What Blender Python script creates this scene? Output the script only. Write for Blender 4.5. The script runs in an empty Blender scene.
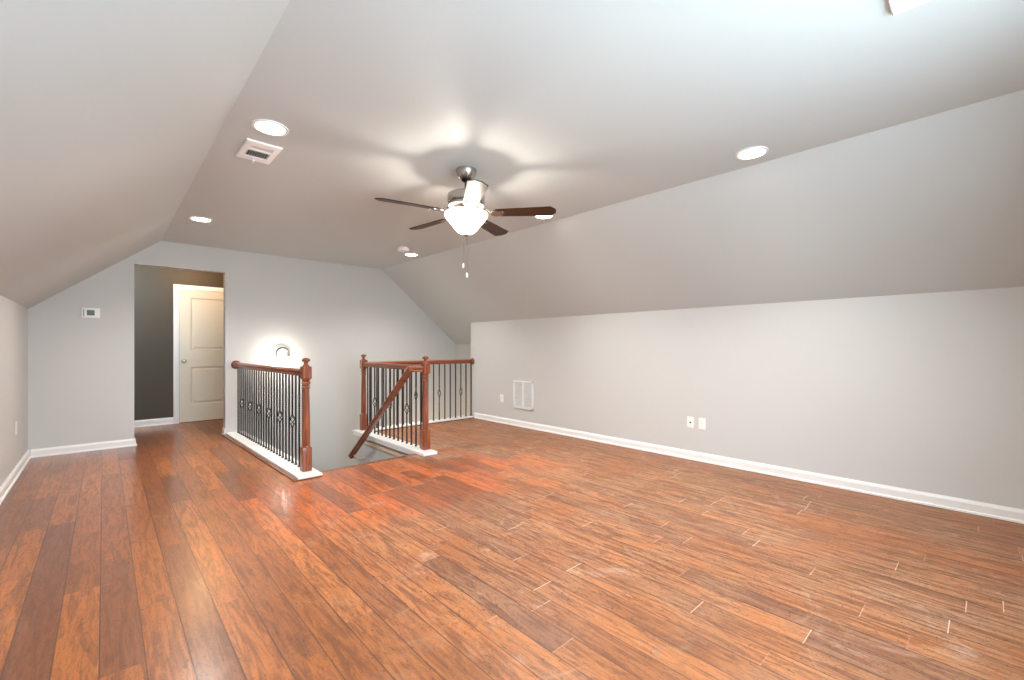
import bpy, bmesh, math, random
from mathutils import Vector, Matrix
random.seed(7)
PI = math.pi
SC = bpy.context.scene
COL = SC.collection

# ------------------------------------------------------------------ camera
cam = bpy.data.cameras.new('camera')
cam.sensor_fit = 'HORIZONTAL'; cam.sensor_width = 36.0
cam.lens = 440.5 / 1024 * 36.0
cam.shift_y = 6.6 / 1024
cam.clip_start = 0.02
camo = bpy.data.objects.new('camera', cam); COL.objects.link(camo)
camo.location = (0, 0, 1.17)
camo.rotation_euler = (PI / 2, 0, math.radians(-42.82))
SC.camera = camo

# ------------------------------------------------------------------ colour, world, daylight
SC.view_settings.view_transform = 'Standard'
SC.view_settings.look = 'None'
SC.view_settings.gamma = 1.0
SC.view_settings.use_curve_mapping = False
SC.view_settings.exposure = 1.58
SC.cycles.use_denoising = True
SC.cycles.max_bounces = 12
SC.cycles.diffuse_bounces = 8
SC.cycles.sample_clamp_indirect = 6.0
world = bpy.data.worlds.new('sky'); SC.world = world; world.use_nodes = True
bgn = world.node_tree.nodes['Background']
bgn.inputs['Color'].default_value = (0.86, 0.94, 1.0, 1)
bgn.inputs['Strength'].default_value = 13.5
_nt = world.node_tree          # bright overcast sky; ground glows as brightly, raised to light the ceiling
_tc = _nt.nodes.new('ShaderNodeTexCoord'); _sp = _nt.nodes.new('ShaderNodeSeparateXYZ'); _mr = _nt.nodes.new('ShaderNodeMapRange')
_mx = _nt.nodes.new('ShaderNodeMix'); _mx.data_type = 'RGBA'
_nt.links.new(_tc.outputs['Generated'], _sp.inputs[0]); _nt.links.new(_sp.outputs[2], _mr.inputs['Value'])
_mr.inputs['From Min'].default_value = -0.08; _mr.inputs['From Max'].default_value = 0.10
_nt.links.new(_mr.outputs['Result'], _mx.inputs['Factor'])
_mx.inputs['A'].default_value = (0.55, 0.70, 0.79, 1); _mx.inputs['B'].default_value = (0.56, 0.69, 0.79, 1)
_nt.links.new(_mx.outputs['Result'], bgn.inputs['Color'])
CAN_E = 9.0           # recessed lamp faces
CAN_W = 86.0          # downlight of each recessed lamp
BULB_W = 14.0         # bulb in the fan's bowl
HALL_W = 7.0
SCONCE_W = 2.6
WARM = (1.0, 0.90, 0.78)

# ------------------------------------------------------------------ plan (metres; camera stands at x=0 y=0)
XL, XR = -0.585, 4.475          # knee walls
YB, YE, YK = -0.62, 6.848, 5.84 # back wall, end wall, end of right knee wall
H, KH = 2.46, 1.567
CL, CR = 0.509, 3.387           # where slopes meet the flat ceiling
XREC, ZREC = 4.90, 1.215        # recess beyond the right knee wall
DX0, DX1, DZ = 0.264, 1.178, 2.150   # doorway in the end wall
YH = 8.395                      # hall back wall
SX0, SX1, SY0, SY1 = 1.42, 2.56, 4.233, 5.86   # stair opening
LOW = -2.75

# ------------------------------------------------------------------ materials
def mat(name):
    m = bpy.data.materials.new(name); m.use_nodes = True
    nt = m.node_tree
    return m, nt, nt.nodes['Principled BSDF']
def N(nt, t, **kw):
    n = nt.nodes.new(t)
    for k, v in kw.items(): setattr(n, k, v)
    return n
def setin(nt, sock, v):
    if isinstance(v, bpy.types.NodeSocket): nt.links.new(v, sock)
    else: sock.default_value = v
def MATH(nt, op, a, b=0.0, c=0.0):
    n = N(nt, 'ShaderNodeMath', operation=op)
    setin(nt, n.inputs[0], a); setin(nt, n.inputs[1], b); setin(nt, n.inputs[2], c)
    return n.outputs[0]
def RANGE(nt, v, a, b, c=0.0, d=1.0, smooth=True):
    n = N(nt, 'ShaderNodeMapRange')
    if smooth: n.interpolation_type = 'SMOOTHSTEP'
    setin(nt, n.inputs['Value'], v)
    for k, x in zip(('From Min', 'From Max', 'To Min', 'To Max'), (a, b, c, d)): n.inputs[k].default_value = x
    return n.outputs['Result']
def MIX(nt, f, a, b, bt='MIX'):
    n = N(nt, 'ShaderNodeMix', data_type='RGBA', blend_type=bt)
    setin(nt, n.inputs['Factor'], f); setin(nt, n.inputs['A'], a); setin(nt, n.inputs['B'], b)
    return n.outputs['Result']
def NOISE(nt, vec, scale, detail=3.0, rough=0.5, dist=0.0):
    n = N(nt, 'ShaderNodeTexNoise')
    if vec is not None: nt.links.new(vec, n.inputs['Vector'])
    n.inputs['Scale'].default_value = scale; n.inputs['Detail'].default_value = detail
    n.inputs['Roughness'].default_value = rough; n.inputs['Distortion'].default_value = dist
    return n.outputs['Fac']
def VEC(nt, x, y, z):
    n = N(nt, 'ShaderNodeCombineXYZ')
    for i, v in enumerate((x, y, z)): setin(nt, n.inputs[i], v)
    return n.outputs[0]

def paint(name, col, rough=0.55, tex=0.004):
    m, nt, p = mat(name)
    geo = N(nt, 'ShaderNodeNewGeometry')
    n1 = NOISE(nt, geo.outputs['Position'], 1.7, 2)
    dark = tuple(c * 0.97 for c in col) + (1,)
    nt.links.new(MIX(nt, n1, col + (1,), dark), p.inputs['Base Color'])
    p.inputs['Roughness'].default_value = rough
    if tex:
        n2 = NOISE(nt, geo.outputs['Position'], 140, 2)
        b = N(nt, 'ShaderNodeBump'); b.inputs['Strength'].default_value = 0.08; b.inputs['Distance'].default_value = tex
        nt.links.new(n2, b.inputs['Height']); nt.links.new(b.outputs[0], p.inputs['Normal'])
    return m
def plain(name, col, rough=0.4, metal=0.0, coat=0.0):
    m, nt, p = mat(name)
    tc = N(nt, 'ShaderNodeTexCoord')
    n1 = NOISE(nt, tc.outputs['Object'], 25, 2)
    nt.links.new(MIX(nt, n1, col + (1,), tuple(c * 0.93 for c in col) + (1,)), p.inputs['Base Color'])
    p.inputs['Roughness'].default_value = rough; p.inputs['Metallic'].default_value = metal
    p.inputs['Coat Weight'].default_value = coat
    return m
def emit(name, col, s):
    m, nt, p = mat(name)
    p.inputs['Base Color'].default_value = (0.8, 0.8, 0.8, 1)
    p.inputs['Emission Color'].default_value = col + (1,)
    p.inputs['Emission Strength'].default_value = s
    return m
def wood(name, dark, light, axis=2, rough=0.3, scale=9.0, coat=0.25):
    m, nt, p = mat(name)
    tc = N(nt, 'ShaderNodeTexCoord')
    mp = N(nt, 'ShaderNodeMapping')
    s = [scale * 6] * 3; s[axis] = scale * 0.35
    mp.inputs['Scale'].default_value = s
    nt.links.new(tc.outputs['Object'], mp.inputs['Vector'])
    g = NOISE(nt, mp.outputs[0], 1.0, 5, 0.6, 0.8)
    nt.links.new(MIX(nt, RANGE(nt, g, 0.3, 0.7), dark + (1,), light + (1,)), p.inputs['Base Color'])
    p.inputs['Roughness'].default_value = rough
    p.inputs['Coat Weight'].default_value = coat; p.inputs['Coat Roughness'].default_value = 0.15
    return m

M = {}
M['wall'] = paint('greige_paint', (0.605, 0.60, 0.58))
M['ceil'] = paint('cooled_greige_paint', (0.56, 0.588, 0.578))  # wall paint again, cooled in colour to offset warm bounce from the floor
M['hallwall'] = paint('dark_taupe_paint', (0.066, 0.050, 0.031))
M['trim'] = paint('white_trim_paint', (0.87, 0.86, 0.84), 0.3, 0)
M['plastic'] = plain('white_plastic', (0.92, 0.91, 0.89), 0.35)
M['vent'] = plain('white_enamel', (0.90, 0.89, 0.87), 0.35)
M['dark'] = plain('vent_shade', (0.02, 0.018, 0.016), 0.8)  # colour of the shade inside the ceiling vents
M['shade_sheet'] = plain('grille_shade', (0.10, 0.095, 0.09), 0.7)  # colour of the shade behind the return grille
M['screen'] = plain('lcd_grey_green', (0.10, 0.115, 0.10), 0.2)
M['slot'] = plain('slot_grey', (0.28, 0.27, 0.25), 0.6)
M['nickel'] = plain('brushed_nickel', (0.52, 0.48, 0.45), 0.26, 1.0)
M['chrome'] = plain('bright_nickel', (0.80, 0.78, 0.75), 0.3, 1.0)
M['steel'] = plain('grey_steel', (0.16, 0.15, 0.145), 0.4, 1.0)
M['darkmetal'] = plain('dark_bronze_metal', (0.05, 0.042, 0.038), 0.35, 0.9)
M['iron'] = plain('black_iron', (0.022, 0.021, 0.022), 0.42, 0.3)
M['oak'] = wood('red_stained_oak', (0.13, 0.030, 0.011), (0.34, 0.095, 0.035))
M['oakY'] = wood('red_stained_oak_rail', (0.13, 0.030, 0.011), (0.34, 0.095, 0.035), axis=1)
M['oakX'] = wood('red_stained_oak_rail_across', (0.13, 0.030, 0.011), (0.34, 0.095, 0.035), axis=0)
M['walnut'] = wood('walnut_blade', (0.024, 0.010, 0.005), (0.070, 0.029, 0.013), axis=0, rough=0.36, coat=0.0)
M['walnut'].node_tree.nodes['Principled BSDF'].inputs['Specular IOR Level'].default_value = 0.12
M['nosing'] = wood('stair_nosing_wood', (0.10, 0.032, 0.012), (0.22, 0.075, 0.028), axis=0)
M['tan'] = wood('pale_strip_wood', (0.70, 0.53, 0.36), (0.80, 0.62, 0.43), axis=1)
M['door'] = paint('white_door_paint', (0.74, 0.67, 0.54), 0.35, 0)
M['lamp'] = emit('lamp_diffuser', (1.0, 0.90, 0.78), CAN_E)
M['shade'] = emit('sconce_shade_glass', (1.0, 0.90, 0.76), 6.0)

# frosted glass bowl of the fan: scatters and passes the bulb's light
m, nt, p = mat('frosted_bowl_glass'); nt.nodes.remove(p)
out = nt.nodes['Material Output']
tr = N(nt, 'ShaderNodeBsdfTransparent'); em = N(nt, 'ShaderNodeEmission')
em.inputs['Color'].default_value = (1.0, 0.88, 0.72, 1); em.inputs['Strength'].default_value = 5.0
mx = N(nt, 'ShaderNodeMixShader'); mx.inputs[0].default_value = 0.45
nt.links.new(tr.outputs[0], mx.inputs[1]); nt.links.new(em.outputs[0], mx.inputs[2]); nt.links.new(mx.outputs[0], out.inputs[0])
M['bowl'] = m
# window pane
m, nt, p = mat('window_glass'); nt.nodes.remove(p)
out = nt.nodes['Material Output']
tr = N(nt, 'ShaderNodeBsdfTransparent'); gl = N(nt, 'ShaderNodeBsdfGlossy'); gl.inputs['Roughness'].default_value = 0.02
mx = N(nt, 'ShaderNodeMixShader'); mx.inputs[0].default_value = 0.06
nt.links.new(tr.outputs[0], mx.inputs[1]); nt.links.new(gl.outputs[0], mx.inputs[2]); nt.links.new(mx.outputs[0], out.inputs[0])
M['glass'] = m

def floor_material():
    m, nt, p = mat('scraped_hickory_planks')
    geo = N(nt, 'ShaderNodeNewGeometry')
    sep = N(nt, 'ShaderNodeSeparateXYZ'); nt.links.new(geo.outputs['Position'], sep.inputs[0])
    X, Y = sep.outputs[0], sep.outputs[1]
    W = 0.127
    xs = MATH(nt, 'DIVIDE', MATH(nt, 'ADD', X, 0.013 + 12.7), W)
    row = MATH(nt, 'FLOOR', xs); fx = MATH(nt, 'FRACT', xs)
    wn = N(nt, 'ShaderNodeTexWhiteNoise', noise_dimensions='1D'); nt.links.new(row, wn.inputs['W'])
    L = MATH(nt, 'MULTIPLY_ADD', wn.outputs['Value'], 0.9, 0.8)
    wn2 = N(nt, 'ShaderNodeTexWhiteNoise', noise_dimensions='1D'); nt.links.new(MATH(nt, 'ADD', row, 37.3), wn2.inputs['W'])
    ys = MATH(nt, 'DIVIDE', MATH(nt, 'MULTIPLY_ADD', wn2.outputs['Value'], 9.0, MATH(nt, 'ADD', Y, 20.0)), L)
    colm = MATH(nt, 'FLOOR', ys); fy = MATH(nt, 'FRACT', ys)
    wid = N(nt, 'ShaderNodeTexWhiteNoise', noise_dimensions='3D'); nt.links.new(VEC(nt, row, colm, 3.0), wid.inputs['Vector'])
    pid = wid.outputs['Value']
    wid2 = N(nt, 'ShaderNodeTexWhiteNoise', noise_dimensions='3D'); nt.links.new(VEC(nt, colm, row, 8.0), wid2.inputs['Vector'])
    pid2 = wid2.outputs['Value']
    # grain stretched along the boards, different for every board
    off = MATH(nt, 'MULTIPLY', pid, 40.0)
    g1 = NOISE(nt, VEC(nt, MATH(nt, 'MULTIPLY', X, 26.0), MATH(nt, 'MULTIPLY', Y, 2.6), off), 1.0, 6, 0.62, 1.6)
    g2 = NOISE(nt, VEC(nt, MATH(nt, 'MULTIPLY', X, 130.0), MATH(nt, 'MULTIPLY', Y, 7.0), off), 1.0, 4, 0.6, 0.6)
    g3 = NOISE(nt, VEC(nt, MATH(nt, 'MULTIPLY', X, 70.0), MATH(nt, 'MULTIPLY', Y, 34.0), off), 1.0, 4, 0.6, 2.2)   # scraped flecks
    wav = NOISE(nt, VEC(nt, MATH(nt, 'MULTIPLY', X, 9.0), MATH(nt, 'MULTIPLY', Y, 1.4), off), 1.0, 2, 0.5, 1.0)
    cath = MATH(nt, 'ABSOLUTE', MATH(nt, 'SINE', MATH(nt, 'MULTIPLY', wav, 62.0)))      # cathedral rings
    base = MIX(nt, RANGE(nt, pid, 0.0, 1.0, 0, 1, False), (0.32, 0.092, 0.020, 1), (0.49, 0.155, 0.037, 1))
    drk = MIX(nt, RANGE(nt, pid2, 0.72, 0.92), base, (0.22, 0.075, 0.032, 1))
    c = drk
    # a dry film of plaster dust lies over most of the floor; mopped patches stay clean and red
    big = NOISE(nt, VEC(nt, X, Y, 1.7), 0.55, 3, 0.55, 0.6)
    med = NOISE(nt, VEC(nt, X, Y, 5.1), 2.2, 6, 0.66, 0.5)
    dx = MATH(nt, 'SUBTRACT', X, 1.95); dy = MATH(nt, 'SUBTRACT', Y, 3.45)
    # patch runs from the stairs towards the middle of the room
    u = MATH(nt, 'ADD', MATH(nt, 'MULTIPLY', dx, 0.55), MATH(nt, 'MULTIPLY', dy, 0.20))
    v = MATH(nt, 'SUBTRACT', MATH(nt, 'MULTIPLY', dy, 0.75), MATH(nt, 'MULTIPLY', dx, 0.05))
    rad = MATH(nt, 'SQRT', MATH(nt, 'ADD', MATH(nt, 'MULTIPLY', u, u), MATH(nt, 'MULTIPLY', v, v)))
    rad = MATH(nt, 'ADD', rad, MATH(nt, 'MULTIPLY', MATH(nt, 'SUBTRACT', med, 0.5), 1.1))
    clean = RANGE(nt, rad, 0.45, 0.85, 1.0, 0.0)
    dust_light = RANGE(nt, MATH(nt, 'ADD', X, MATH(nt, 'MULTIPLY', MATH(nt, 'SUBTRACT', big, 0.5), 2.0)), 0.2, 3.0, 0.02, 0.80)  # dust thickens rightward, also painting in the floor's better-lit side
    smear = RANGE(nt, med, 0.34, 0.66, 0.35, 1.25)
    dust = MATH(nt, 'MULTIPLY', MATH(nt, 'MULTIPLY', dust_light, smear), MATH(nt, 'SUBTRACT', 1.0, MATH(nt, 'MULTIPLY', clean, 0.9)))
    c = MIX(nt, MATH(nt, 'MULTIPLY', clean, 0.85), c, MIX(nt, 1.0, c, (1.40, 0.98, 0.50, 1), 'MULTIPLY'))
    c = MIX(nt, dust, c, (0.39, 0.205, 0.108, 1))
    c = MIX(nt, RANGE(nt, g1, 0.40, 0.64, 0.0, 0.66), c, (0.125, 0.040, 0.018, 1))
    c = MIX(nt, RANGE(nt, cath, 0.55, 0.05, 0.0, 0.30), c, (0.10, 0.034, 0.016, 1))
    c = MIX(nt, RANGE(nt, g2, 0.52, 0.70, 0.0, 0.50), c, (0.095, 0.033, 0.016, 1))
    c = MIX(nt, RANGE(nt, g3, 0.56, 0.68, 0.0, 0.72), c, (0.070, 0.025, 0.013, 1))
    sc = NOISE(nt, VEC(nt, X, Y, 9.0), 3.6, 5, 0.68, 0.8)
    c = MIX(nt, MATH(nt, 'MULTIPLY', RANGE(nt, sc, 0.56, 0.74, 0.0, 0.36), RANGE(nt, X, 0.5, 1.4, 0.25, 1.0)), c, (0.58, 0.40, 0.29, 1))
    # seams: dark bevels along the boards, dusty butt ends
    ex = MATH(nt, 'MULTIPLY', MATH(nt, 'MINIMUM', fx, MATH(nt, 'SUBTRACT', 1.0, fx)), W)
    ey = MATH(nt, 'MULTIPLY', MATH(nt, 'MINIMUM', fy, MATH(nt, 'SUBTRACT', 1.0, fy)), L)
    sx = RANGE(nt, ex, 0.0010, 0.0038, 1.0, 0.0)
    sy = RANGE(nt, ey, 0.0008, 0.0026, 1.0, 0.0)
    c = MIX(nt, MATH(nt, 'MULTIPLY', sx, 0.82), c, (0.075, 0.028, 0.014, 1))
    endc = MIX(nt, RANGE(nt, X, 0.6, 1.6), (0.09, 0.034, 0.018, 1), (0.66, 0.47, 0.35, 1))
    c = MIX(nt, MATH(nt, 'MULTIPLY', sy, RANGE(nt, med, 0.40, 0.58, 0.12, 0.8)), c, endc)
    nt.links.new(c, p.inputs['Base Color'])
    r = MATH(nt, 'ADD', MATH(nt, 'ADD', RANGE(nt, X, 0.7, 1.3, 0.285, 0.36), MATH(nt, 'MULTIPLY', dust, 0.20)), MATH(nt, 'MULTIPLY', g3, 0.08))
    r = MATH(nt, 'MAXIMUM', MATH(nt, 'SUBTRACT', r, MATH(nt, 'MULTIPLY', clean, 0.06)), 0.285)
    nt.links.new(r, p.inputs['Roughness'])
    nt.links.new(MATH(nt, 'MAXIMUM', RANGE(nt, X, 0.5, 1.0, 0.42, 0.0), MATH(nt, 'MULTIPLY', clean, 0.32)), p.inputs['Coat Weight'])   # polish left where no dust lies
    p.inputs['Coat Roughness'].default_value = 0.19
    p.inputs['Specular IOR Level'].default_value = 0.5
    hgt = MATH(nt, 'SUBTRACT', MATH(nt, 'ADD', MATH(nt, 'MULTIPLY', g1, 0.5), MATH(nt, 'MULTIPLY', g3, 0.25)), MATH(nt, 'MAXIMUM', sx, sy))
    b = N(nt, 'ShaderNodeBump'); b.inputs['Strength'].default_value = 0.20; b.inputs['Distance'].default_value = 0.0035
    nt.links.new(hgt, b.inputs['Height']); nt.links.new(b.outputs[0], p.inputs['Normal'])
    return m
M['floor'] = floor_material()

# ------------------------------------------------------------------ mesh helpers
def box(bm, x0, x1, y0, y1, z0, z1, bev=0.0):
    vs = [bm.verts.new((x, y, z)) for x in (x0, x1) for y in (y0, y1) for z in (z0, z1)]
    fs = [(0, 1, 3, 2), (4, 6, 7, 5), (0, 4, 5, 1), (2, 3, 7, 6), (0, 2, 6, 4), (1, 5, 7, 3)]
    faces = [bm.faces.new([vs[i] for i in f]) for f in fs]
    if bev:
        es = {e for f in faces for e in f.edges}
        bmesh.ops.bevel(bm, geom=list(es), offset=bev, segments=2, affect='EDGES', profile=0.5)
def prism(bm, pts, axis, a, b):
    """outline pts (u,v) extruded along axis from a to b; for 'x' (u,v)=(y,z), 'y' (x,z), 'z' (x,y)"""
    def P(u, v, w): return {'x': (w, u, v), 'y': (u, w, v), 'z': (u, v, w)}[axis]
    A = [bm.verts.new(P(u, v, a)) for u, v in pts]; B = [bm.verts.new(P(u, v, b)) for u, v in pts]
    bm.faces.new(A); bm.faces.new(B[::-1]); n = len(pts)
    for i in range(n): bm.faces.new((A[i], B[i], B[(i + 1) % n], A[(i + 1) % n]))
def lathe(bm, prof, seg=32, c=(0, 0), mtx=None, cap=True):
    rings = []
    for r, z in prof:
        rings.append([bm.verts.new((c[0] + r * math.cos(2 * PI * k / seg), c[1] + r * math.sin(2 * PI * k / seg), z)) for k in range(seg)])
    for a, b in zip(rings, rings[1:]):
        for k in range(seg): bm.faces.new((a[k], a[(k + 1) % seg], b[(k + 1) % seg], b[k]))
    if cap:
        bm.faces.new(rings[0][::-1]); bm.faces.new(rings[-1])
    if mtx:
        bmesh.ops.transform(bm, matrix=mtx, verts=[v for r in rings for v in r])
def sweep(bm, path, prof, up=Vector((0, 0, 1)), twist=None, scale=None):
    """sweep closed profile (side, up) along a path"""
    path = [Vector(p) for p in path]; rings = []
    for i, p in enumerate(path):
        if i == 0: t = (path[1] - p).normalized()
        elif i == len(path) - 1: t = (p - path[i - 1]).normalized()
        else:
            t0 = (p - path[i - 1]).normalized(); t1 = (path[i + 1] - p).normalized(); t = (t0 + t1).normalized()
        s = t.cross(up)
        if s.length < 1e-4: s = t.cross(Vector((0, 1, 0)))
        s.normalize(); n = s.cross(t)
        k = 1.0
        if 0 < i < len(path) - 1: k = 1 / max(0.35, t.dot(t0))
        a = twist[i] if twist else 0.0; sc = scale[i] if scale else 1.0
        ring = []
        for u, v in prof:
            uu = (u * math.cos(a) - v * math.sin(a)) * sc; vv = (u * math.sin(a) + v * math.cos(a)) * sc
            ring.append(bm.verts.new(p + s * uu + n * vv * k))
        rings.append(ring)
    m = len(prof)
    for a, b in zip(rings, rings[1:]):
        for k in range(m): bm.faces.new((a[k], a[(k + 1) % m], b[(k + 1) % m], b[k]))
    bm.faces.new(rings[0][::-1]); bm.faces.new(rings[-1])
def circ(r, n=10): return [(r * math.cos(2 * PI * k / n), r * math.sin(2 * PI * k / n)) for k in range(n)]
def tube(bm, path, r, n=10, **k): sweep(bm, path, circ(r, n), **k)

def make(name, bm, m, parent=None, smooth=False, loc=None, bevel=0.0):
    bmesh.ops.recalc_face_normals(bm, faces=bm.faces)
    me = bpy.data.meshes.new(name); bm.to_mesh(me); bm.free()
    me.materials.append(m)
    if smooth:
        for f in me.polygons: f.use_smooth = True
        try: me.set_sharp_from_angle(angle=math.radians(40))
        except Exception: pass
    o = bpy.data.objects.new(name, me); COL.objects.link(o)
    if parent: o.parent = parent
    if loc is not None: o.location = loc
    if bevel:
        b = o.modifiers.new('bevel', 'BEVEL'); b.width = bevel; b.segments = 2; b.limit_method = 'ANGLE'
    return o
def BM(): return bmesh.new()
def struct(name, bm, m, parent=None, **k):
    o = make(name, bm, m, parent, **k)
    if not parent: o['kind'] = 'structure'
    return o
def tag(o, label, cat, group=None):
    o['label'] = label; o['category'] = cat
    if group: o['group'] = group
    return o
def thing(name, loc, label, cat, group=None):
    o = bpy.data.objects.new(name, None); COL.objects.link(o); o.empty_display_size = 0.1
    o.location = loc
    return tag(o, label, cat, group)
def dup(root, loc, label, group=None, rotz=None):
    def cp(o, par):
        c = o.copy(); COL.objects.link(c)
        if par: c.parent = par
        for ch in o.children: cp(ch, c)
        return c
    r = cp(root, None); r.location = loc; r['label'] = label
    if group: r['group'] = group
    if rotz is not None: r.rotation_euler.z = rotz
    return r

# ------------------------------------------------------------------ the shell
T = 0.12
# floor slab with the stair opening left out, running on into the hall
b = BM()
for x0, x1, y0, y1 in ((XL, XR, YB, SY0), (XL, SX0, SY0, YE), (SX1, XR, SY0, SY1), (XL, 2.70, YE, YH)):
    if y0 == YE:
        box(b, XL - 0.0, 2.70, YE + T, YH, -0.02, 0.0); box(b, DX0, DX1, YE, YE + T, -0.02, 0.0)
    else: box(b, x0, x1, y0, y1, -0.02, 0.0)
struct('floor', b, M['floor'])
# walls under the floor that line the stairwell
b = BM(); box(b, SX1, SX1 + 0.10, SY0 - 0.12, SY1, LOW, -0.02); struct('wall_stair_right', b, M['wall'])
b = BM(); box(b, SX0 - 0.10, SX0, SY0 - 0.12, YE, LOW, -0.02); struct('wall_stair_left', b, M['wall'])
b = BM(); box(b, SX1 + 0.10, XREC, SY1 - 0.10, SY1, LOW, -0.02); struct('wall_stair_lower', b, M['wall'])
b = BM(); box(b, XREC, XREC + 0.1, SY1 - 0.1, YE, LOW, ZREC + 0.05); struct('wall_recess', b, M['wall'])
b = BM(); box(b, SX0, SX1, SY0 - 0.12, SY0 - 0.02, LOW, -0.02); struct('wall_stair_near', b, M['wall'])
b = BM(); box(b, SX0, XREC, SY0, YE, LOW - 0.05, LOW); struct('floor_lower', b, M['nosing'])
# end wall with the doorway
b = BM()
prism(b, [(XL - T, -0.02), (DX0, -0.02), (DX0, DZ), (DX1, DZ), (DX1, -0.02), (SX0, -0.02), (SX0, LOW), (XREC + 0.1, LOW),
          (XREC + 0.1, ZREC - 0.08), (CR, H), (CL, H), (XL - T, KH - 0.1)], 'y', YE, YE + T)
struct('wall_end', b, M['wall'])
b = BM(); box(b, XL - T, XL, YB - T, YE, -0.02, KH); struct('wall_left', b, M['wall'])
b = BM(); box(b, XR, XR + T, YB - T, YK, -0.02, KH - 0.0); prism(b, [(XR + T, -0.02), (XREC + 0.1, -0.02), (XREC + 0.1, 1.17), (XR + T, 1.49)], 'y', YK - T, YK)
struct('wall_right', b, M['wall'])
# sloped ceiling in one piece: left slope, flat, right slope
def slope_r(x): return H + (x - CR) * (KH - H) / (XR - CR)
b = BM()
lo = [(XL - T, KH - T * (H - KH) / (CL - XL)), (CL, H), (CR, H), (XREC + 0.1, slope_r(XREC + 0.1))]
prism(b, lo + [(x, z + 0.12) for x, z in lo[::-1]], 'y', YB - T, YE + T)
struct('ceiling', b, M['ceil'])
# back wall behind the camera with two windows in it
WX = ((0.25, 1.15), (1.25, 2.15)); WZ = (0.80, 2.02)
b = BM()
def gable(x):
    if x < CL: return KH + (x - XL) * (H - KH) / (CL - XL)
    if x > CR: return slope_r(x)
    return H
cuts = [XL, WX[0][0], CL, WX[0][1], WX[1][0], WX[1][1], CR, XR]
for x0, x1 in zip(cuts, cuts[1:]):
    win = any(a <= x0 + 1e-6 and x1 <= c + 1e-6 for a, c in WX)
    if win:
        prism(b, [(x0, -0.02), (x1, -0.02), (x1, WZ[0]), (x0, WZ[0])], 'y', YB - T, YB)
        z0 = min(WZ[1], gable(x0) - 0.02); z1 = min(WZ[1], gable(x1) - 0.02)
        prism(b, [(x0, z0), (x1, z1), (x1, gable(x1)), (x0, gable(x0))], 'y', YB - T, YB)
    else:
        prism(b, [(x0, -0.02), (x1, -0.02), (x1, gable(x1)), (x0, gable(x0))], 'y', YB - T, YB)
struct('wall_back', b, M['wall'])
for i, (a, c) in enumerate(WX):
    b = BM()
    for q in ((a, a + 0.05, WZ[0], WZ[1]), (c - 0.05, c, WZ[0], WZ[1]), (a, c, WZ[0], WZ[0] + 0.05), (a, c, WZ[1] - 0.05, WZ[1]),
              (a, c, 1.26, 1.30), ((a + c) / 2 - 0.02, (a + c) / 2 + 0.02, WZ[0], WZ[1])):
        box(b, q[0], q[1], YB - 0.09, YB - 0.04, q[2], q[3])
    w = struct('window_%d' % (i + 1), b, M['trim'])
    b = BM(); box(b, a, c, YB - 0.068, YB - 0.062, WZ[0], WZ[1]); make('pane', b, M['glass'], w)
    L = bpy.data.lights.new('daylight', 'AREA'); L.shape = 'RECTANGLE'; L.size = c - a; L.size_y = WZ[1] - WZ[0]
    L.energy = 1.0; L.cycles.is_portal = True
    lo_ = bpy.data.objects.new('daylight', L); COL.objects.link(lo_)
    lo_.location = ((a + c) / 2, YB - 0.10, sum(WZ) / 2); lo_.rotation_euler = (PI / 2, 0, 0)

# hall beyond the doorway
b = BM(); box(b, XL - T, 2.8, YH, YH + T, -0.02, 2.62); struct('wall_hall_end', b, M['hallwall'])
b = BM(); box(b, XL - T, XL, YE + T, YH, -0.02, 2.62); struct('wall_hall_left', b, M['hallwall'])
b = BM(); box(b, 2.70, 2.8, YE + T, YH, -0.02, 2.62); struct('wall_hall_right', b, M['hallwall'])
b = BM(); box(b, XL - T, 2.8, YE + T, YH + T, 2.50, 2.62); struct('ceiling_hall', b, M['wall'])

# baseboards
def base_prof(h=0.088, t=0.014): return [(0, 0), (t + 0.010, 0), (t + 0.009, 0.012), (t, 0.018), (t, h - 0.022), (t - 0.004, h - 0.012), (t * 0.45, h - 0.004), (t * 0.4, h), (0, h)]
def baseboard(name, axis, fixed, sgn, a, c, h=0.088):
    b = BM(); pr = [(fixed + sgn * u, v) for u, v in base_prof(h)]
    prism(b, pr, axis, a, c)
    return struct(name, b, M['trim'])
baseboard('baseboard_right', 'y', XR, -1, YB, YK - 0.11)
baseboard('baseboard_left', 'y', XL, 1, YB, YE)
baseboard('baseboard_back', 'x', YB, 1, XL + 0.02, XR - 0.02)
b = BM(); prism(b, [(YE - u, v) for u, v in base_prof(0.086)], 'x', XL + 0.02, DX0 + 0.012)
prism(b, [(DX0 + u, v) for u, v in base_prof(0.086)], 'y', YE - 0.022, YE + T)
struct('baseboard_end', b, M['trim'])
b = BM(); prism(b, [(YE - u, v) for u, v in base_prof(0.086)], 'x', DX1 - 0.012, 1.17); prism(b, [(DX1 - u, v) for u, v in base_prof(0.086)], 'y', YE - 0.022, YE + T)
struct('baseboard_doorway', b, M['trim'])
b = BM(); prism(b, [(YH - u, v) for u, v in base_prof(0.10)], 'x', XL, 0.774); struct('baseboard_hall', b, M['trim'])

# stair edge: wood nosing along the floor, pale strip below the guard
b = BM(); prism(b, [(4.200, 0.001), (4.252, 0.001), (4.262, -0.008), (4.258, -0.022), (4.245, -0.028), (4.200, -0.028)], 'x', SX0, SX1)
struct('trim_1', b, M['nosing'])
b = BM(); box(b, SX1 - 0.018, SX1, SY0 + 0.03, SY1, -0.125, -0.080); struct('trim_2', b, M['tan'])
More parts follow.
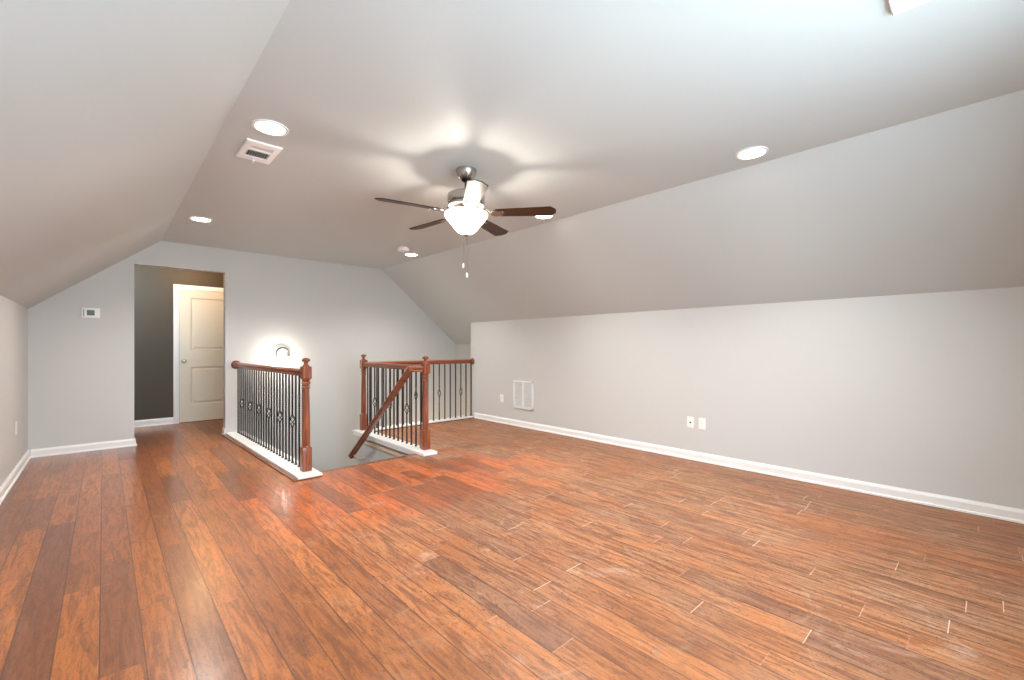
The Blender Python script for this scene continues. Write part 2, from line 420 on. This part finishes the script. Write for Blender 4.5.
# stairs going down to a landing and then to the right
b = BM(); n = 7; run, rise = 0.243, 0.1957
for k in range(1, n):
    y0 = SY0 + (k - 1) * run
    box(b, SX0, SX1, y0 - 0.02, y0 + run, -k * rise - 0.03, -k * rise); box(b, SX0, SX1, y0, y0 + 0.02, -k * rise, -(k - 1) * rise - 0.03)
yl = SY0 + (n - 1) * run
box(b, SX0, SX1, yl - 0.02, YE, -n * rise - 0.03, -n * rise); box(b, SX0, SX1, yl, yl + 0.02, -n * rise, -(n - 1) * rise - 0.03)
for k in range(1, 7):
    x0 = SX1 + (k - 1) * run
    box(b, x0 - 0.02, x0 + run, SY1, YE, -(n + k) * rise - 0.03, -(n + k) * rise); box(b, x0, x0 + 0.02, SY1, YE, -(n + k) * rise, -(n + k - 1) * rise - 0.03)
struct('floor_stairs', b, M['nosing'])

# ------------------------------------------------------------------ hall door
d0, d1, dtop = 0.846, 1.656, 2.045
def panel_door(bm, x0, x1, z0, z1, yf, th, holes):
    """slab with moulded recessed panels facing -y"""
    xs = sorted({x0, x1} | {h[0] for h in holes} | {h[1] for h in holes}); zs = sorted({z0, z1} | {h[2] for h in holes} | {h[3] for h in holes})
    for a, c in zip(xs, xs[1:]):
        for e, f in zip(zs, zs[1:]):
            hole = any(h[0] <= a and c <= h[1] and h[2] <= e and f <= h[3] for h in holes)
            if not hole: box(bm, a, c, yf, yf + th, e, f)
    for hx0, hx1, hz0, hz1 in holes:
        steps = ((0, 0.0), (0.012, 0.015), (0.026, 0.016), (0.046, 0.004), (0.052, 0.003))
        rings = [[bm.verts.new((x, yf + dp, z)) for x, z in ((hx0 + s, hz0 + s), (hx1 - s, hz0 + s), (hx1 - s, hz1 - s), (hx0 + s, hz1 - s))] for s, dp in steps]
        for r0, r1 in zip(rings, rings[1:]):
            for k in range(4): bm.faces.new((r0[k], r0[(k + 1) % 4], r1[(k + 1) % 4], r1[k]))
        bm.faces.new(rings[-1])
b = BM(); panel_door(b, d0 + 0.003, d1 - 0.003, 0.012, dtop - 0.003, YH - 0.020, 0.018,
                     [(0.985, 1.525, 0.275, 0.855), (0.985, 1.525, 1.115, 1.925)])
door = struct('door_1', b, M['door'])
b = BM()
mt = Matrix.Translation((0.900, YH - 0.020, 0.948)) @ Matrix.Rotation(PI / 2, 4, 'X')
lathe(b, [(0.032, 0.0), (0.032, 0.006), (0.014, 0.010), (0.011, 0.030), (0.026, 0.042), (0.030, 0.055), (0.024, 0.068), (0.006, 0.072)], 24, mtx=mt)
k = make('knob', b, M['nickel'], door, smooth=True); k['label'] = 'round nickel knob'
for hz in (0.25, 1.0, 1.82):
    b = BM(); lathe(b, [(0.007, 0), (0.007, 0.09)], 10, c=(d1 - 0.002, YH - 0.024)); h_ = make('hinge', b, M['nickel'], door, loc=(0, 0, hz)); h_['label'] = 'small nickel hinge'
b = BM(); cw = 0.072
pr = [(0, 0.0), (0, 0.011), (0.010, 0.016), (0.045, 0.019), (0.070, 0.014), (cw, 0.010), (cw, 0)]
prism(b, [(d0 - u, YH - v) for u, v in pr], 'z', 0, dtop + cw); prism(b, [(d1 + u, YH - v) for u, v in pr], 'z', 0, dtop + cw)
prism(b, [(YH - v, dtop + u) for u, v in pr], 'x', d0, d1)
struct('trim_3', b, M['trim'])
b = BM(); box(b, d0 + 0.0, d1, YH - 0.03, YH - 0.001, 0.0, 0.010); struct('trim_4', b, M['nosing'])

# ------------------------------------------------------------------ stair railings
def profile_rail():   # moulded handrail section (side, up), centred on its height
    half = [(0.0, -0.032), (0.022, -0.032), (0.025, -0.020), (0.019, -0.010), (0.029, 0.002), (0.031, 0.014), (0.022, 0.028), (0.0, 0.033)]
    return half + [(-u, v) for u, v in half[-2:0:-1]]
def newel_mesh(s):
    h = s / 2; b = BM()
    box(b, -h, h, -h, h, 0.0, 0.215, 0.003)
    lathe(b, [(h * 0.92, 0.214), (h * 0.95, 0.222), (h * 0.80, 0.232), (h * 0.84, 0.240), (h * 0.86, 0.30), (h * 0.84, 0.45), (h * 0.76, 0.62), (h * 0.70, 0.745),
              (h * 0.70, 0.752), (h * 0.92, 0.758), (h * 0.92, 0.770), (h * 0.72, 0.776), (h * 0.74, 0.795), (h * 0.98, 0.801), (h * 0.98, 0.812), (h * 0.74, 0.818), (h * 0.85, 0.832), (h * 0.98, 0.842)], 24)
    # upper block with chamfered corners at both ends
    def sq(z, r, c): return [(r, -r + c), (r, r - c), (r - c, r), (-r + c, r), (-r, r - c), (-r, -r + c), (-r + c, -r), (r - c, -r)], z
    rings = []
    for pts, z in (sq(0.840, h * 0.86, h * 0.10), sq(0.852, h, 0.004), sq(0.951, h, 0.004), sq(0.958, h * 0.90, h * 0.1)):
        rings.append([b.verts.new((x, y, z)) for x, y in pts])
    for r0, r1 in zip(rings, rings[1:]):
        for k in range(8): b.faces.new((r0[k], r0[(k + 1) % 8], r1[(k + 1) % 8], r1[k]))
    b.faces.new(rings[0][::-1]); b.faces.new(rings[-1])
    return b
def finial_mesh(s):
    h = s / 2; b = BM()
    lathe(b, [(h * 0.80, 0.957), (h * 0.74, 0.966), (h * 0.48, 0.974), (h * 0.44, 0.990), (h * 0.52, 1.000), (h * 0.86, 1.006), (h * 0.92, 1.014), (h * 0.80, 1.026), (h * 0.45, 1.034), (0.004, 1.037)], 24)
    return b
def newel(parent, x, y, z, s=0.080):
    o = make('newel_post', newel_mesh(s), M['oak'], parent, smooth=True, loc=(x, y, z))
    o.data.set_sharp_from_angle(angle=math.radians(24))
    f = make('finial', finial_mesh(s), M['oak'], o, smooth=True)
    return o
BH = 0.875     # baluster height
def bar_mesh(kind):
    b = BM(); r = 0.0068; sq = [(-r, -r), (r, -r), (r, r), (-r, r)]
    def seg(z0, z1, turns):
        n = 1 if turns == 0 else max(2, int(turns * 10))
        path = [(0, 0, z0 + (z1 - z0) * i / n) for i in range(n + 1)]
        sweep(b, path, sq, up=Vector((0, 1, 0)), twist=[2 * PI * turns * i / n for i in range(n + 1)])
    if kind == 'plain': seg(0, BH, 0)
    elif kind == 'twist': seg(0, 0.20, 0); seg(0.20, 0.68, 5); seg(0.68, BH, 0)
    else:
        seg(0, 0.13, 0); seg(0.13, 0.345, 2.5); seg(0.345, 0.358, 0)
    # foot shoe
    box(b, -0.012, 0.012, -0.012, 0.012, 0.0, 0.012, 0.002)
    return b
def upper_bar_mesh():
    b = BM(); r = 0.0068; sq = [(-r, -r), (r, -r), (r, r), (-r, r)]
    zs = [0.462, 0.475] + [0.475 + 0.215 * i / 25 for i in range(1, 26)] + [BH]
    tw = [0, 0] + [2 * PI * 2.5 * i / 25 for i in range(1, 26)] + [2 * PI * 2.5]
    sweep(b, [(0, 0, z) for z in zs], sq, up=Vector((0, 1, 0)), twist=tw)
    return b
def basket_mesh():
    b = BM()
    for w in range(4):
        path = []
        for i in range(13):
            t = i / 12; a = w * PI / 2 + t * PI * 1.0; rr = 0.004 + 0.023 * math.sin(PI * t) ** 0.8
            path.append((rr * math.cos(a), rr * math.sin(a), 0.357 + 0.106 * t))
        tube(b, path, 0.0042, 6)
    for z in (0.352, 0.458): box(b, -0.0105, 0.0105, -0.0105, 0.0105, z, z + 0.010, 0.002)
    return b
BAR = {}
def baluster(parent, kind, x, y, z):
    if kind not in BAR:
        o = make('baluster', bar_mesh(kind), M['iron'], parent, smooth=False, loc=(x, y, z)); BAR[kind] = o.data
    else:
        o = bpy.data.objects.new('baluster', BAR[kind]); COL.objects.link(o); o.parent = parent; o.location = (x, y, z)
    if kind == 'basket':
        if 'bm' not in BAR:
            k = make('basket', basket_mesh(), M['iron'], o, smooth=True); BAR['bm'] = k.data
            u = make('upper_bar', upper_bar_mesh(), M['iron'], o); BAR['ub'] = u.data
        else:
            k = bpy.data.objects.new('basket', BAR['bm']); COL.objects.link(k); k.parent = o
            u = bpy.data.objects.new('upper_bar', BAR['ub']); COL.objects.link(u); u.parent = o
        o['label'] = 'baluster with a wire basket at mid height'
    elif kind == 'twist': o['label'] = 'baluster with a twisted middle'
    return o
def rosette(parent, axis, x, y, z, sgn, r=0.058):
    b = BM(); rot = Matrix.Rotation(-sgn * PI / 2, 4, 'X') if axis == 'y' else Matrix.Rotation(sgn * PI / 2, 4, 'Y')
    lathe(b, [(r, 0), (r, 0.010), (r * 0.92, 0.018), (r * 0.72, 0.022), (r * 0.66, 0.030), (0.02, 0.033)], 28, mtx=rot)
    return make('rosette', b, M['oak'], parent, smooth=True, loc=(x, y, z))

ZB = 0.03; ZR = 0.928     # top of the base cap, middle of handrail
# -- left railing, from the newel back to the end wall beside the doorway
LX, LY = 1.365, 4.262
t = thing('stair_railing', (LX, LY, 0.0), 'straight railing left of the stairs, one red oak newel and black iron balusters', 'railing')
def LXY(y): return LX - 0.025 * (y - LY)
def rel(root, x, y, z): return (x - root.location.x, y - root.location.y, z - root.location.z)
def shift(o, root):      # parts are modelled in world coordinates, then held by the root
    o.location = (-root.location.x, -root.location.y, -root.location.z); return o
newel(t, 0, 0, ZB)
b = BM(); sweep(b, [(LX, LY + 0.035, ZR), (LXY(YE), YE - 0.002, ZR)], profile_rail()); shift(make('handrail', b, M['oakY'], t, smooth=True), t)
rosette(t, 'y', *rel(t, LXY(YE), YE - 0.001, ZR), -1)
b = BM(); prism(b, [(1.240, 4.075), (1.446, 4.075), (1.388, YE - 0.0005), (1.180, YE - 0.0005)], 'z', 0.012, ZB); o = shift(make('base_cap', b, M['trim'], t), t); o['label'] = 'white painted base board'
b = BM(); prism(b, [(1.205, 4.062), (1.435, 4.062), (1.385, YE - 0.0005), (1.140, YE - 0.0005)], 'z', 0.0005, 0.0125)
o = shift(make('base_moulding', b, M['nosing'], t), t); o['label'] = 'thin stained wood moulding'
for j in range(-3, 23):
    k = j % 4; y = 4.630 + 0.0957 * j
    if y > YE - 0.04: continue
    kind = 'basket' if k == 0 else ('twist' if k == 2 else 'plain')
    baluster(t, kind, *rel(t, LXY(y), y, ZB))
# -- right railing, L-shaped: along the stairs, then across to the knee wall
RX, RY, RY2 = 2.62, 4.242, 5.805
t = thing('stair_railing', (RX, RY, 0.0), 'L-shaped railing right of the stairs, two red oak newels, black balusters, meeting the right wall', 'railing')
newel(t, 0, 0, ZB); newel(t, *rel(t, RX - 0.01, RY2, ZB))
b = BM(); sweep(b, [(RX, RY + 0.035, ZR), (RX - 0.01, RY2 - 0.035, ZR)], profile_rail()); o = shift(make('handrail', b, M['oakY'], t, smooth=True), t)
b = BM(); sweep(b, [(RX + 0.025, RY2, ZR), (XR - 0.002, RY2, ZR)], profile_rail()); o = shift(make('handrail', b, M['oakX'], t, smooth=True), t)
rosette(t, 'x', *rel(t, XR - 0.001, RY2 - 0.02, ZR), -1, 0.052)
b = BM(); box(b, 2.495, 2.668, 4.075, 5.91, 0.0, ZB, 0.003); box(b, 2.505, SX1 - 0.001, SY0 + 0.035, 5.90, -0.035, 0.004, 0.002)
box(b, 2.667, XR - 0.024, 5.725, 5.90, 0.004, ZB, 0.003)
o = shift(make('base_cap', b, M['trim'], t), t); o['label'] = 'white painted base board'
b = BM(); box(b, 2.667, XR - 0.026, 5.712, 5.725, 0.0005, 0.012, 0.002); box(b, 2.666, 2.678, 4.08, 5.715, 0.0005, 0.012, 0.002)
o = shift(make('base_moulding', b, M['nosing'], t), t); o['label'] = 'thin stained wood moulding'
for j in range(-3, 11):
    k = j % 4; y = 4.647 + 0.1033 * j
    baluster(t, 'basket' if k == 0 else ('twist' if k == 2 else 'plain'), *rel(t, RX - 0.01 * (y - RY) / 1.56, y, ZB))
for j in range(-3, 15):
    k = j % 4; x = 3.008 + 0.1033 * j
    if x > XR - 0.02: continue
    baluster(t, 'basket' if k == 0 else 'plain', *rel(t, x, RY2, ZB))
# -- sloping handrail going down the stairs
HX = 2.43
sl = (0.905 + 0.305) / (5.80 - 4.27)
path = [(RX - 0.040, RY, 0.925), (HX + 0.012, RY, 0.925)]
b = BM(); sweep(b, path, profile_rail())
box(b, HX - 0.028, HX + 0.03, RY - 0.028, RY + 0.03, 0.893, 0.957, 0.006)
sweep(b, [(HX, RY - 0.01, 0.932), (HX, 5.80, 0.932 - sl * 1.56)], profile_rail())
slope_rail = shift(make('handrail', b, M['oakY'], t, smooth=True), t); slope_rail['label'] = 'sloping handrail going down the stairs'
def bracket(y):
    z = 0.932 - sl * (y - RY + 0.01)
    b = BM(); tube(b, [(HX, y, z - 0.03), (HX, y, z - 0.065), (HX + 0.02, y, z - 0.085), (HX + 0.06, y, z - 0.095), (SX1 - 0.02, y, z - 0.10)], 0.008, 10)
    lathe(b, [(0.032, 0), (0.030, 0.006), (0.012, 0.012)], 20, mtx=Matrix.Translation((SX1 - 0.0005, y, z - 0.10)) @ Matrix.Rotation(-PI / 2, 4, 'Y'))
    box(b, HX - 0.012, HX + 0.012, y - 0.03, y + 0.03, z - 0.036, z - 0.030)
    o = make('bracket', b, M['chrome'], slope_rail, smooth=True); o['label'] = 'nickel wall bracket'
bracket(5.70)

# ------------------------------------------------------------------ ceiling fan with light
FX, FY, FZ = 1.94, 2.585, 2.14
fan = thing('ceiling_fan', (FX, FY, H), 'five-blade brushed nickel ceiling fan with dark walnut blades and glowing frosted bowl light', 'ceiling fan')
def fp(name, bm, m, parent=fan, smooth=True, **k): return make(name, bm, m, parent, smooth=smooth, **k)
b = BM(); lathe(b, [(0.076, -0.0005), (0.077, -0.010), (0.070, -0.030), (0.058, -0.055), (0.046, -0.068), (0.040, -0.070)], 40); fp('canopy', b, M['nickel'])
b = BM(); lathe(b, [(0.034, -0.069), (0.036, -0.078), (0.026, -0.088), (0.0125, -0.090), (0.0125, -0.170)], 24); fp('downrod', b, M['darkmetal'])
b = BM(); lathe(b, [(0.030, -0.150), (0.034, -0.166), (0.080, -0.172), (0.122, -0.178), (0.134, -0.186), (0.136, -0.196), (0.136, -0.236), (0.132, -0.244), (0.120, -0.250), (0.118, -0.262), (0.142, -0.266), (0.142, -0.276), (0.120, -0.286), (0.07, -0.290)], 48); fp('motor_housing', b, M['nickel'])
b = BM(); lathe(b, [(0.062, -0.286), (0.066, -0.294), (0.060, -0.312), (0.075, -0.318), (0.11, -0.322)], 36); fp('switch_housing', b, M['nickel'])
# bowl: inward-flared frosted bell
b = BM()
bowl = [(0.150, -0.318), (0.157, -0.325), (0.156, -0.340), (0.143, -0.360), (0.122, -0.384), (0.101, -0.410), (0.081, -0.436), (0.060, -0.457), (0.036, -0.467), (0.012, -0.471)]
lathe(b, bowl, 48, cap=False)
o = fp('light_bowl', b, M['bowl']); o['label'] = 'glowing frosted glass bowl'
sm = o.modifiers.new('thickness', 'SOLIDIFY'); sm.thickness = 0.004; sm.offset = -1
b = BM(); lathe(b, [(0.020, -0.466), (0.023, -0.474), (0.014, -0.484), (0.004, -0.490)], 20); o = fp('bowl_finial', b, M['nickel']); o['label'] = 'nickel finial'
BLADE = ARM = None
for k in range(5):
    a = math.radians(-48.4 + 72 * k)
    if BLADE is None:
        b = BM(); r0, r1 = 0.205, 0.652; w0, w1 = 0.050, 0.064
        pts = [(r0, -w0 * 0.7), (r0 + 0.02, -w0), (r1 - 0.040, -w1), (r1 - 0.036, -w1 * 0.97), (r1, -w1 * 0.36), (r1, w1 * 0.36), (r1 - 0.036, w1 * 0.97), (r1 - 0.040, w1), (r0 + 0.02, w0), (r0, w0 * 0.7)]
        prism(b, pts, 'z', -0.003, 0.003)
        bmesh.ops.transform(b, matrix=Matrix.Rotation(math.radians(-11), 4, 'X'), verts=b.verts)
        bl = fp('blade', b, M['walnut'], smooth=False); BLADE = bl.data
        b = BM()
        sweep(b, [(0.105, 0, 0.058), (0.135, 0, 0.050), (0.165, 0, 0.020), (0.195, 0, -0.006)], [(-0.016, -0.003), (0.016, -0.003), (0.016, 0.003), (-0.016, 0.003)])
        n0 = len(b.verts)
        pl = [(0.185, -0.022), (0.215, -0.040), (0.262, -0.036), (0.270, -0.022), (0.250, -0.012), (0.285, 0.0), (0.250, 0.012), (0.270, 0.022), (0.262, 0.036), (0.215, 0.040), (0.185, 0.022)]
        prism(b, pl, 'z', -0.009, -0.0035)
        b.verts.ensure_lookup_table()
        bmesh.ops.transform(b, matrix=Matrix.Rotation(math.radians(-11), 4, 'X'), verts=b.verts[n0:])
        ar = fp('blade_arm', b, M['nickel'], bl); ar['label'] = 'nickel blade arm'; ARM = ar.data
    else:
        bl = bpy.data.objects.new('blade', BLADE); COL.objects.link(bl); bl.parent = fan
        ar = bpy.data.objects.new('blade_arm', ARM); COL.objects.link(ar); ar.parent = bl; ar['label'] = 'nickel blade arm'
    bl.location = (0, 0, FZ - H); bl.rotation_euler = (0, 0, a)
for dx, dy, ze in ((-0.017, 0.013, -0.685), (0.005, -0.003, -0.752)):
    b = BM(); tube(b, [(dx, dy, -0.476), (dx, dy, ze)], 0.0022, 6)
    o = fp('pull_chain', b, M['nickel']); o['label'] = 'thin nickel pull chain'
    b = BM(); lathe(b, [(0.002, ze + 0.004), (0.006, ze - 0.006), (0.0085, ze - 0.022), (0.006, ze - 0.032), (0.002, ze - 0.035)], 12, c=(dx, dy)); o = fp('pull_knob', b, M['plastic'], o); o['label'] = 'white pull knob'
L = bpy.data.lights.new('fan_bulb', 'POINT'); L.energy = BULB_W; L.color = WARM; L.shadow_soft_size = 0.035
lo_ = bpy.data.objects.new('fan_bulb', L); COL.objects.link(lo_); lo_.location = (FX, FY, 2.045)

# ------------------------------------------------------------------ recessed ceiling lights
can = thing('recessed_light', (0.72, 2.87, H), 'lit round recessed ceiling light nearest the ceiling vent above the railing', 'ceiling light', 'lit recessed lights in the ceiling')
b = BM(); lathe(b, [(0.099, 0.0), (0.097, -0.006), (0.084, -0.009), (0.078, -0.006), (0.078, -0.0005)], 40, cap=False); make('trim_ring', b, M['vent'], can, smooth=True)
b = BM(); lathe(b, [(0.079, -0.0008), (0.079, -0.0045), (0.03, -0.0055)], 40); o = make('diffuser', b, M['lamp'], can, smooth=True); o['label'] = 'glowing lamp face'
for loc, lab in (((0.72, 5.405), 'lit recessed ceiling light above the doorway wall by the left slope'),
                 ((3.165, 1.067), 'lit recessed ceiling light farthest right, beside the sloped right ceiling'),
                 ((3.18, 2.97), 'lit recessed ceiling light peeking out below the tip of the right fan blade'),
                 ((3.16, 5.482), 'lit recessed ceiling light just beside the smoke detector')):
    dup(can, (loc[0], loc[1], H), lab)
for q in ((0.72, 2.87), (0.72, 5.405), (3.165, 1.067), (3.18, 2.97), (3.16, 5.482)):
    L = bpy.data.lights.new('downlight', 'SPOT'); L.energy = CAN_W; L.color = (1.0, 0.965, 0.92); L.shadow_soft_size = 0.07
    L.spot_size = math.radians(138); L.spot_blend = 1.0
    lo_ = bpy.data.objects.new('downlight', L); COL.objects.link(lo_); lo_.location = (q[0], q[1], H - 0.012)
# smoke detector
t = thing('smoke_detector', (2.86, 5.165, H), 'small round white smoke detector on the ceiling at the far right corner', 'smoke detector')
b = BM(); lathe(b, [(0.064, -0.0005), (0.064, -0.012), (0.074, -0.013), (0.074, -0.036), (0.066, -0.048), (0.02, -0.050)], 32); make('body', b, M['plastic'], t, smooth=True)
b = BM(); lathe(b, [(0.013, -0.049), (0.013, -0.053), (0.004, -0.054)], 16); o = make('test_button', b, M['plastic'], t, smooth=True)

# ------------------------------------------------------------------ ceiling vents
def ceiling_vent(x0, y0, label, lever=True):
    w, l, dp = 0.205, 0.325, (0.013 if lever else 0.022)
    t = thing('ceiling_vent', (x0 + w / 2, y0 + l / 2, H), label, 'vent')
    b = BM()
    hx, hy = w / 2, l / 2; ix, iy = 0.066, 0.098
    # flange sloping down to the opening, as a ring
    def rect(a, c, z): return [b.verts.new(p) for p in ((-a, -c, z), (a, -c, z), (a, c, z), (-a, c, z))]
    rs = [rect(hx, hy, -0.0005), rect(hx, hy, -dp * 0.6), rect(hx - 0.006, hy - 0.006, -dp), rect(ix, iy, -dp), rect(ix, iy, -0.001)]
    for r0, r1 in zip(rs, rs[1:]):
        for k in range(4): b.faces.new((r0[k], r0[(k + 1) % 4], r1[(k + 1) % 4], r1[k]))
    box(b, -ix, ix, -0.044, -0.018, -dp, -0.004)          # bar between the two banks
    make('frame', b, M['vent'], t)
    b = BM(); box(b, -ix, ix, -iy, iy, -0.003, -0.001); o = make('shade_sheet', b, M['dark'], t); o['label'] = 'dark sheet standing in for shade behind the louvres'  # flat dark sheet, stands in for the shaded depth above the louvres
    b = BM()
    for (ya, yb, ang, n) in ((-iy, -0.044, -40, 12), (-0.018, iy, 30, 9)):
        for i in range(n):
            xc = -ix + (i + 0.5) * 2 * ix / n; a = math.radians(ang); ln = 0.0060
            sx, sz = math.sin(a) * ln, math.cos(a) * ln
            pts = [(xc - sx - 0.0012, -0.007 - sz), (xc - sx + 0.0012, -0.007 - sz), (xc + sx + 0.0012, -0.007 + sz), (xc + sx - 0.0012, -0.007 + sz)]
            prism(b, pts, 'y', ya, yb)
    make('louvres', b, M['vent'], t)
    if not lever: return t
    b = BM(); box(b, -0.006, 0.006, hy - 0.03, hy + 0.012, -dp - 0.012, -dp, 0.002); make('damper_lever', b, M['vent'], t)
    return t
ceiling_vent(0.648, 3.108, 'white louvred ceiling vent beside the recessed light near the left slope')
ceiling_vent(2.024, -0.075, 'white ceiling vent cut off by the top right edge of the photo', False)

# ------------------------------------------------------------------ things on the walls
def wall_plate(name, label, cat, face, x, y, z, kind, group=None):
    """face: direction the plate looks, '-x' or '+x'"""
    s = -1 if face == '-x' else 1
    t = thing(name, (x, y, z), label, cat, group)
    b = BM(); w, h = 0.036, 0.058
    box(b, min(0.0005 * s, 0.006 * s), max(0.0005 * s, 0.006 * s), -w, w, -h, h, 0.002); make('cover_plate', b, M['plastic'], t)
    def lx(a, c): return (min(a * s, c * s), max(a * s, c * s))
    if kind == 'duplex':
        for dz in (-0.021, 0.021):
            b = BM(); box(b, *lx(0.005, 0.0085), -0.0165, 0.0165, dz - 0.014, dz + 0.014, 0.002); o = make('socket', b, M['plastic'], t)
            b = BM()
            for dy in (-0.006, 0.006): box(b, *lx(0.008, 0.0088), dy - 0.001, dy + 0.001, dz - 0.004, dz + 0.006)
            q = make('slot', b, M['slot'], o); q['label'] = 'grey plug slots'
        b = BM(); box(b, *lx(0.0055, 0.0075), -0.002, 0.002, -0.002, 0.002); make('screw', b, M['slot'], t)
    else:
        b = BM(); lathe(b, [(0.0085, 0.005), (0.0085, 0.010), (0.0055, 0.011), (0.0055, 0.018)], 12, mtx=Matrix.Rotation(s * PI / 2, 4, 'Y')); o = make('coax_jack', b, M['darkmetal'], t, smooth=True); o['label'] = 'dark metal cable jack'
        for dz in (-0.041, 0.041):
            b = BM(); lathe(b, [(0.003, 0.0055), (0.003, 0.0068)], 10, mtx=Matrix.Rotation(s * PI / 2, 4, 'Y')); make('screw', b, M['slot'], t, loc=(0, 0, dz))
    return t
wall_plate('wall_outlet', 'white duplex outlet low on the right wall, left of the return air grille', 'outlet', '-x', XR, 5.055, 0.380, 'duplex')
wall_plate('wall_outlet', 'white duplex outlet low on the right wall, right of the cable jack plate', 'outlet', '-x', XR, 1.975, 0.384, 'duplex')
wall_plate('cable_plate', 'white wall plate with a dark cable jack beside the duplex outlet on the right wall', 'wall plate', '-x', XR, 2.097, 0.384, 'coax')
wall_plate('wall_outlet', 'white outlet seen edge-on low on the left wall', 'outlet', '+x', XL, 5.982, 0.432, 'duplex')
# return grille
t = thing('return_grille', (XR, 4.583, 0.47), 'white square return air grille with two banks of fins low on the right wall', 'vent')
gy, gz = 0.205, 0.203
b = BM()
for q in ((-gy, gy, gz - 0.026, gz), (-gy, gy, -gz, -gz + 0.026), (-gy, -gy + 0.026, -gz, gz), (gy - 0.026, gy, -gz, gz), (-0.010, 0.010, -gz + 0.02, gz - 0.02)):
    box(b, -0.016, -0.0005, q[0], q[1], q[2], q[3], 0.002)
make('frame', b, M['vent'], t)
b = BM(); box(b, -0.003, -0.001, -gy + 0.02, gy - 0.02, -gz + 0.02, gz - 0.02); o = make('shade_sheet', b, M['shade_sheet'], t); o['label'] = 'dark grey sheet standing in for shade behind the fins'  # flat grey sheet, stands in for the shaded depth behind the fins
b = BM(); nfin = 26
for i in range(nfin):
    z = -gz + 0.028 + (i + 0.5) * (2 * gz - 0.056) / nfin
    prism(b, [(-0.013, z - 0.004), (-0.012, z - 0.0045), (-0.004, z + 0.0035), (-0.005, z + 0.004)], 'y', -gy + 0.024, gy - 0.024)
make('fins', b, M['vent'], t)
# thermostat
t = thing('thermostat', (-0.107, YE, 1.547), 'white wall thermostat with a grey screen left of the doorway', 'thermostat')
b = BM(); box(b, -0.076, 0.076, -0.026, -0.0005, -0.055, 0.055, 0.005); make('body', b, M['plastic'], t, smooth=True)
b = BM(); box(b, -0.032, 0.032, -0.0275, -0.025, -0.028, 0.032, 0.001); o = make('screen', b, M['screen'], t); o['label'] = 'dark grey-green display'
b = BM(); box(b, -0.062, -0.052, -0.0270, -0.025, -0.040, 0.038, 0.0005); o = make('side_slot', b, M['slot'], t); o['label'] = 'grey vertical slot'
b = BM(); box(b, 0.045, 0.062, -0.028, -0.025, 0.004, 0.022, 0.001); box(b, 0.045, 0.062, -0.028, -0.025, -0.022, -0.004, 0.001); make('buttons', b, M['plastic'], t)

# ------------------------------------------------------------------ wall sconce over the stairs
sx, sz = 1.945, 1.06
t = thing('wall_sconce', (sx, YE, sz), 'lit wall sconce with a curved nickel arm on the end wall above the left railing', 'wall lamp')
b = BM(); lathe(b, [(0.036, 0.0005), (0.036, 0.006), (0.026, 0.014), (0.014, 0.018)], 28, mtx=Matrix.Rotation(PI / 2, 4, 'X')); make('back_plate', b, M['nickel'], t, smooth=True)
b = BM()
arc = [(0, -0.018, 0.0)]
for i in range(15):
    a = math.radians(10 + 200 * i / 14)
    arc.append((-0.085 + 0.085 * math.cos(a), -0.05 - 0.03 * i / 14, 0.01 + 0.085 * math.sin(a)))
tube(b, arc, 0.013, 10); make('arm', b, M['steel'], t, smooth=True)
ex, ey, ez = arc[-1]
b = BM(); lathe(b, [(0.020, ez - 0.005), (0.030, ez - 0.02), (0.045, ez - 0.07), (0.070, ez - 0.13)], 28, c=(ex, ey), cap=False)
o = make('shade', b, M['shade'], t, smooth=True); o['label'] = 'glowing glass shade'
sm = o.modifiers.new('thickness', 'SOLIDIFY'); sm.thickness = 0.003
L = bpy.data.lights.new('sconce_bulb', 'POINT'); L.energy = SCONCE_W; L.color = (1.0, 0.92, 0.82); L.shadow_soft_size = 0.03
lo_ = bpy.data.objects.new('sconce_bulb', L); COL.objects.link(lo_); lo_.location = (sx + ex + 0.04, YE - 0.24, sz + ez + 0.0)
L = bpy.data.lights.new('stair_lamp', 'POINT'); L.energy = 2.5; L.color = (1.0, 0.70, 0.40); L.shadow_soft_size = 0.08
lo_ = bpy.data.objects.new('stair_lamp', L); COL.objects.link(lo_); lo_.location = (4.2, 6.4, -0.45)
# warm lamp of the hall, out of sight past the doorway
L = bpy.data.lights.new('hall_lamp', 'POINT'); L.energy = HALL_W; L.color = (1.0, 0.58, 0.24); L.shadow_soft_size = 0.10
lo_ = bpy.data.objects.new('hall_lamp', L); COL.objects.link(lo_); lo_.location = (1.02, 7.66, 2.40)
